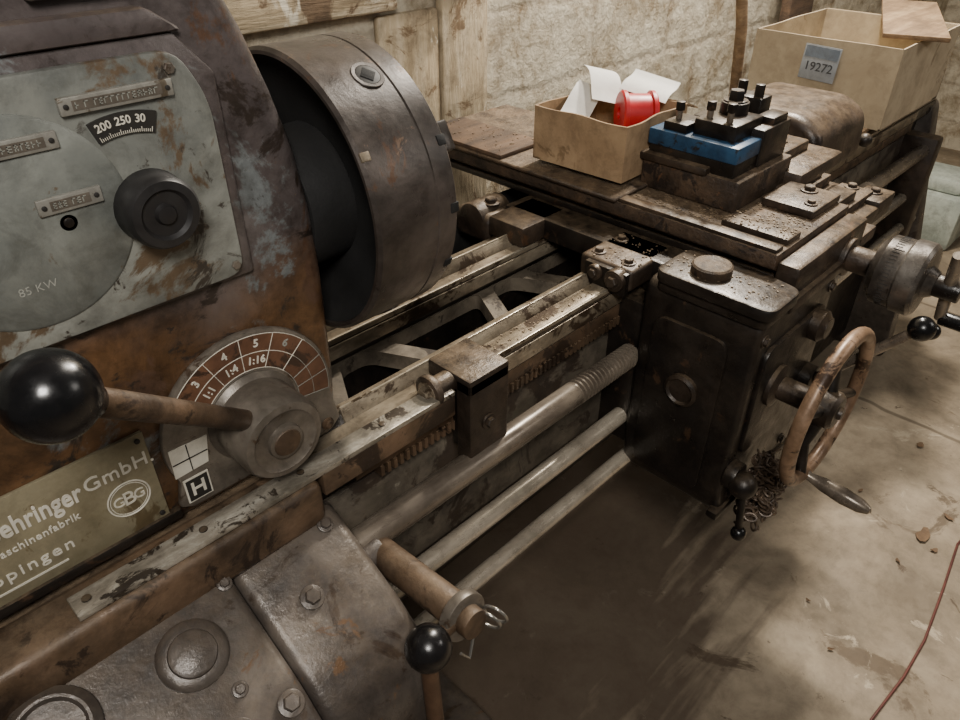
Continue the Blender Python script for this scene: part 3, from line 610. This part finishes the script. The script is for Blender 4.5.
# ---------------------------------------------------------------- loose things
def openbox(name,x0,y0,z0,x1,y1,z1,m,label,flaps=(),t=.004,rot=0,sag=.006,wave=.003):
    b=B(); c=Matrix.Translation(((x0+x1)/2,(y0+y1)/2,0)); ci=c.inverted(); M=c@Matrix.Rotation(rot,4,'Z')@ci
    b.box((x0,y0,z0),(x1,y1,z0+t),m,bev=0,M=M)
    def wallp(p,q,nx,ny):
        bm=bmesh.new(); n=10; g=[]
        for k in range(n+1):
            col=[]
            for j in range(4):
                u=k/n; v=j/3; s=math.sin(u*math.pi)*v*sag*(1.5*math.sin(u*7+p[0]*9)); h=z0+(z1-z0)*v+(math.sin(u*11+p[1]*20)*wave if j==3 else 0)
                col.append((p[0]+(q[0]-p[0])*u+nx*s,p[1]+(q[1]-p[1])*u+ny*s,h))
            g.append(col)
        vs=[[[bm.verts.new((x+nx*o,y+ny*o,z)) for (x,y,z) in col] for col in g] for o in (0,t)]
        A,Bq=vs
        for k in range(n):
            for j in range(3):
                bm.faces.new((A[k][j],A[k+1][j],A[k+1][j+1],A[k][j+1])); bm.faces.new((Bq[k][j],Bq[k][j+1],Bq[k+1][j+1],Bq[k+1][j]))
            bm.faces.new((A[k][3],A[k+1][3],Bq[k+1][3],Bq[k][3])); bm.faces.new((A[k][0],Bq[k][0],Bq[k+1][0],A[k+1][0]))
        for k in (0,n):
            for j in range(3): bm.faces.new((A[k][j],A[k][j+1],Bq[k][j+1],Bq[k][j]))
        bmesh.ops.recalc_face_normals(bm,faces=bm.faces[:]); b.merge(bm,m,M)
    wallp((x0,y0),(x0,y1),1,0); wallp((x1,y0),(x1,y1),-1,0); wallp((x0,y0),(x1,y0),0,1); wallp((x0,y1),(x1,y1),0,-1)
    o=b.done(name,label=label,cat='box'); 
    for (axis,pos,ang,ln) in flaps:
        f=B()
        if axis=='x':
            F=M@Matrix.Translation(((x0+x1)/2,pos,z1))@Matrix.Rotation(ang,4,'X'); L=(x1-x0)/2-.004
            f.box((-L,0,-.001),(L,ln,.002),m,bev=0,M=F)
        else:
            F=M@Matrix.Translation((pos,(y0+y1)/2,z1))@Matrix.Rotation(ang,4,'Y'); L=(y1-y0)/2-.004
            f.box((0,-L,-.001),(ln,L,.002),m,bev=0,M=F)
        f.done('flap',o)
    return o
openbox('cardboard_box',1.14,.745,1.083,1.36,.965,1.190,CARD,'small open brown cardboard box on the cross slide',flaps=(('y',1.358,math.radians(20),.06),),rot=.03,sag=.003,wave=.0008)
openbox('cardboard_box',2.15,.60,.992,2.62,1.0,1.198,CARDP,'large open pale cardboard box resting on the lathe bed',flaps=(('y',2.62,math.radians(10),.12),),sag=.003,wave=.0)
b=B(); b.box((2.12,.63,.9805),(2.64,.93,.9915),WOOD,bev=.003); b.done('wooden_board',label='flat wooden board lying across the lathe bed ways',cat='board')
# red roll
b=B(); b.spin((1.245,.832,1.178),(.75,-.65,-.03),[(0,.004),(.012,.004),(.012,0),(.041,0),(.044,.003),(.044,.010),(.038,.012),(.038,.058),(.044,.060),(.044,.067),(.041,.070),(0,.070)],RED,n=44); b.done('tape_roll',label='red plastic spool in the small cardboard box',cat='roll')
for i,(x,y,z,rx,ry,rz,w,h) in enumerate(((1.24,.925,1.180,.25,-.25,.3,.12,.06),(1.30,.915,1.212,.25,-.30,.9,.11,.07),(1.20,.905,1.150,.1,.2,-.1,.08,.06),(1.345,.830,1.214,.2,-.45,.2,.09,.10))):
    bb=B(); M=Matrix.Translation((x,y,z))@Matrix.Rotation(rz,4,'Z')@Matrix.Rotation(ry,4,'Y')@Matrix.Rotation(rx,4,'X')
    bm=bmesh.new(); bmesh.ops.create_grid(bm,x_segments=8,y_segments=6,size=.5)
    for v in bm.verts: v.co=Vector((v.co.x*w,v.co.y*h,.012*math.sin(v.co.x*4+i)))
    g=bmesh.ops.extrude_face_region(bm,geom=bm.faces[:])
    for v in [q for q in g['geom'] if isinstance(q,bmesh.types.BMVert)]: v.co.z+=.0008
    bb.merge(bm,WHITE,M); bb.done('paper_sheet',label='white crumpled paper sheet in the small cardboard box',cat='paper',group='papers in the small box')
# tag on the big box
b=B(); M=MS(2.145,.80,1.136,-.04); b.box((-.050,-.046,0),(.050,.044,.0015),TAGP,bev=.0005,M=M); b.box((-.046,.012,.0015),(.046,.040,.0022),BLUEP,bev=0,M=M)
b.text('19272',.032,M@Matrix.Translation((0,-.012,.0020)),LETW,off=.0002,ext=.0004); b.done('box_label',bpy.data.objects['cardboard_box.001'],label='blue-grey printed number label')
b=B(); b.box((2.24,.62,1.201),(2.86,.78,1.213),WOOD,bev=.002,M=Matrix.Translation((2.5,.7,1.21))@Matrix.Rotation(.35,4,'Z')@Matrix.Translation((-2.5,-.70,-1.207))); b.done('wooden_plank',label='brown wooden plank laid over the large cardboard box',cat='plank')
b=B(); b.tube([(2.46,1.12,0),(2.42,1.13,.6),(2.36,1.15,1.15),(2.26,1.20,1.64)],[.014,.015,.018,.016],WOOD,n=14); b.done('tool_handle',label='round wooden tool handle standing behind the large box',cat='handle')
b=B(); b.box((2.95,1.20,0),(3.15,1.24,1.9),WOODD,bev=.004,M=Matrix.Translation((3.0,1.2,0))@Matrix.Rotation(-.05,4,'X')@Matrix.Translation((-3.0,-1.2,0))); b.done('leaning_board',label='dark old board leaning against the masonry wall',cat='board')
b=B(); b.box((3.9,.62,0),(4.3,1.0,.26),PALE,bev=.02); b.box((3.95,.66,.26),(4.2,.95,.33),PALE,bev=.02); b.done('storage_crate',label='pale green-grey crate standing on the floor beyond the lathe',cat='crate')
# cable
b=B(); b.tube([(1.0,-.03,.004),(1.24,-.02,.004),(1.40,-.035,.004),(1.54,-.037,.004),(1.74,-.02,.004),(1.93,.0,.004),(2.2,-.03,.004),(2.6,-.1,.004)],.003,CABLE,n=10); b.done('cable',label='thin reddish brown cable lying on the concrete floor',cat='cable')
for i,(x,y,s) in enumerate(((1.90,.08,.030),(2.02,.05,.016),(1.86,.04,.012),(1.75,.10,.008),(1.35,.12,.007),(2.3,.22,.016),(1.45,.22,.006),(1.95,.28,.008))):
    bb=B(); bm=bmesh.new(); n=10; vs=[]
    for k in range(n):
        t=2*math.pi*k/n; r=s*(1+.3*random.uniform(-1,1)); vs.append(bm.verts.new((r*math.cos(t),.55*r*math.sin(t),.003+.004*abs(math.cos(t)))))
    c=bm.verts.new((0,0,.001))
    for k in range(n): bm.faces.new((c,vs[k],vs[(k+1)%n]))
    g=bmesh.ops.extrude_face_region(bm,geom=bm.faces[:])
    for v in [q for q in g['geom'] if isinstance(q,bmesh.types.BMVert)]: v.co.z+=.001
    bb.merge(bm,LEAF,Matrix.Translation((x,y,0))@Matrix.Rotation(i*1.3,4,'Z')); bb.done('dry_leaf',label='small curled dry brown leaf on the concrete floor',cat='leaf',group='dry leaves on the floor')
# chain bundle hanging from the apron behind the wheel
b=B()
for i in range(260):
    f=random.random(); wd=.018+.028*f
    c=Vector((1.095+random.gauss(0,wd*.7),.312+random.uniform(-.024,.024),.675-.14*f)); ax=Vector((random.uniform(-1,1),random.uniform(-1,1),random.uniform(-1,1)))
    b.ring(c,ax,.0075,.0024,CHAINM,n=10,k2=6,oval=1.5)
b.done('chain_bundle',label='tangled bundle of rusty chain hanging on the apron front',cat='chain')
# loose swarf chips
b=B()
def chips(n,x0,x1,y0,y1,z):
    for i in range(n):
        x=random.uniform(x0,x1);y=random.uniform(y0,y1);s=random.uniform(.0008,.0022)
        b.box((-s,-s*.6,0),(s,s*.6,s*.7),SWARF,bev=0,M=Matrix.Translation((x,y,z))@Matrix.Rotation(random.uniform(0,3),4,'Z'))
chips(240,1.21,1.37,.41,.53,1.0635); chips(160,1.42,1.66,.41,.70,.9985); chips(80,1.0,1.08,.36,.55,1.0285); chips(60,.99,1.11,.60,.70,1.0055); chips(160,1.14,1.20,.54,.72,1.0635); chips(90,1.15,1.20,.41,.53,1.0745); chips(70,1.12,1.23,1.03,1.27,1.0825); chips(60,.66,.97,.640,.668,.9605)
b.done('metal_swarf',label='scattered small metal chips lying on the carriage',cat='swarf',kind='stuff')

# ---------------------------------------------------------------- camera & lights
cam=bpy.data.cameras.new('camera'); co=bpy.data.objects.new('camera',cam); COL.objects.link(co)
co.location=(0,0,1.6); co.rotation_euler=(math.radians(90-34.9),0,math.radians(44.5-90)); cam.lens=27.04; cam.sensor_width=36; cam.clip_start=.02
S.camera=co
def area(loc,target,size,power,col,sy=None):
    l=bpy.data.lights.new('area_light','AREA'); l.energy=power; l.size=size; l.color=col; l.shape='SQUARE'
    if sy: l.shape='RECTANGLE'; l.size_y=sy
    o=bpy.data.objects.new('area_light',l); COL.objects.link(o); o.location=loc
    o.rotation_euler=(Vector(target)-Vector(loc)).to_track_quat('-Z','Y').to_euler()
area((2.5,1.08,2.75),(1.6,.2,.2),.14,96,(1,.93,.82))
area((1.9,.85,2.85),(1.5,.3,.0),.10,30,(1,.93,.82))  # second overhead light, added to streak the rod shadows on the floor
area((-.3,-.4,2.3),(.7,.8,1.0),.35,29,(1,.96,.90))  # added unseen fill light near the camera, brightens the headstock
area((2.6,-1.4,2.4),(1.6,.5,.6),.7,11,(1,.95,.88))  # added weak fill light at right front, lifts the floor
w=bpy.data.worlds.new('world'); S.world=w; w.use_nodes=True; w.node_tree.nodes['Background'].inputs[0].default_value=(.94,.90,.84,1); w.node_tree.nodes['Background'].inputs[1].default_value=.072
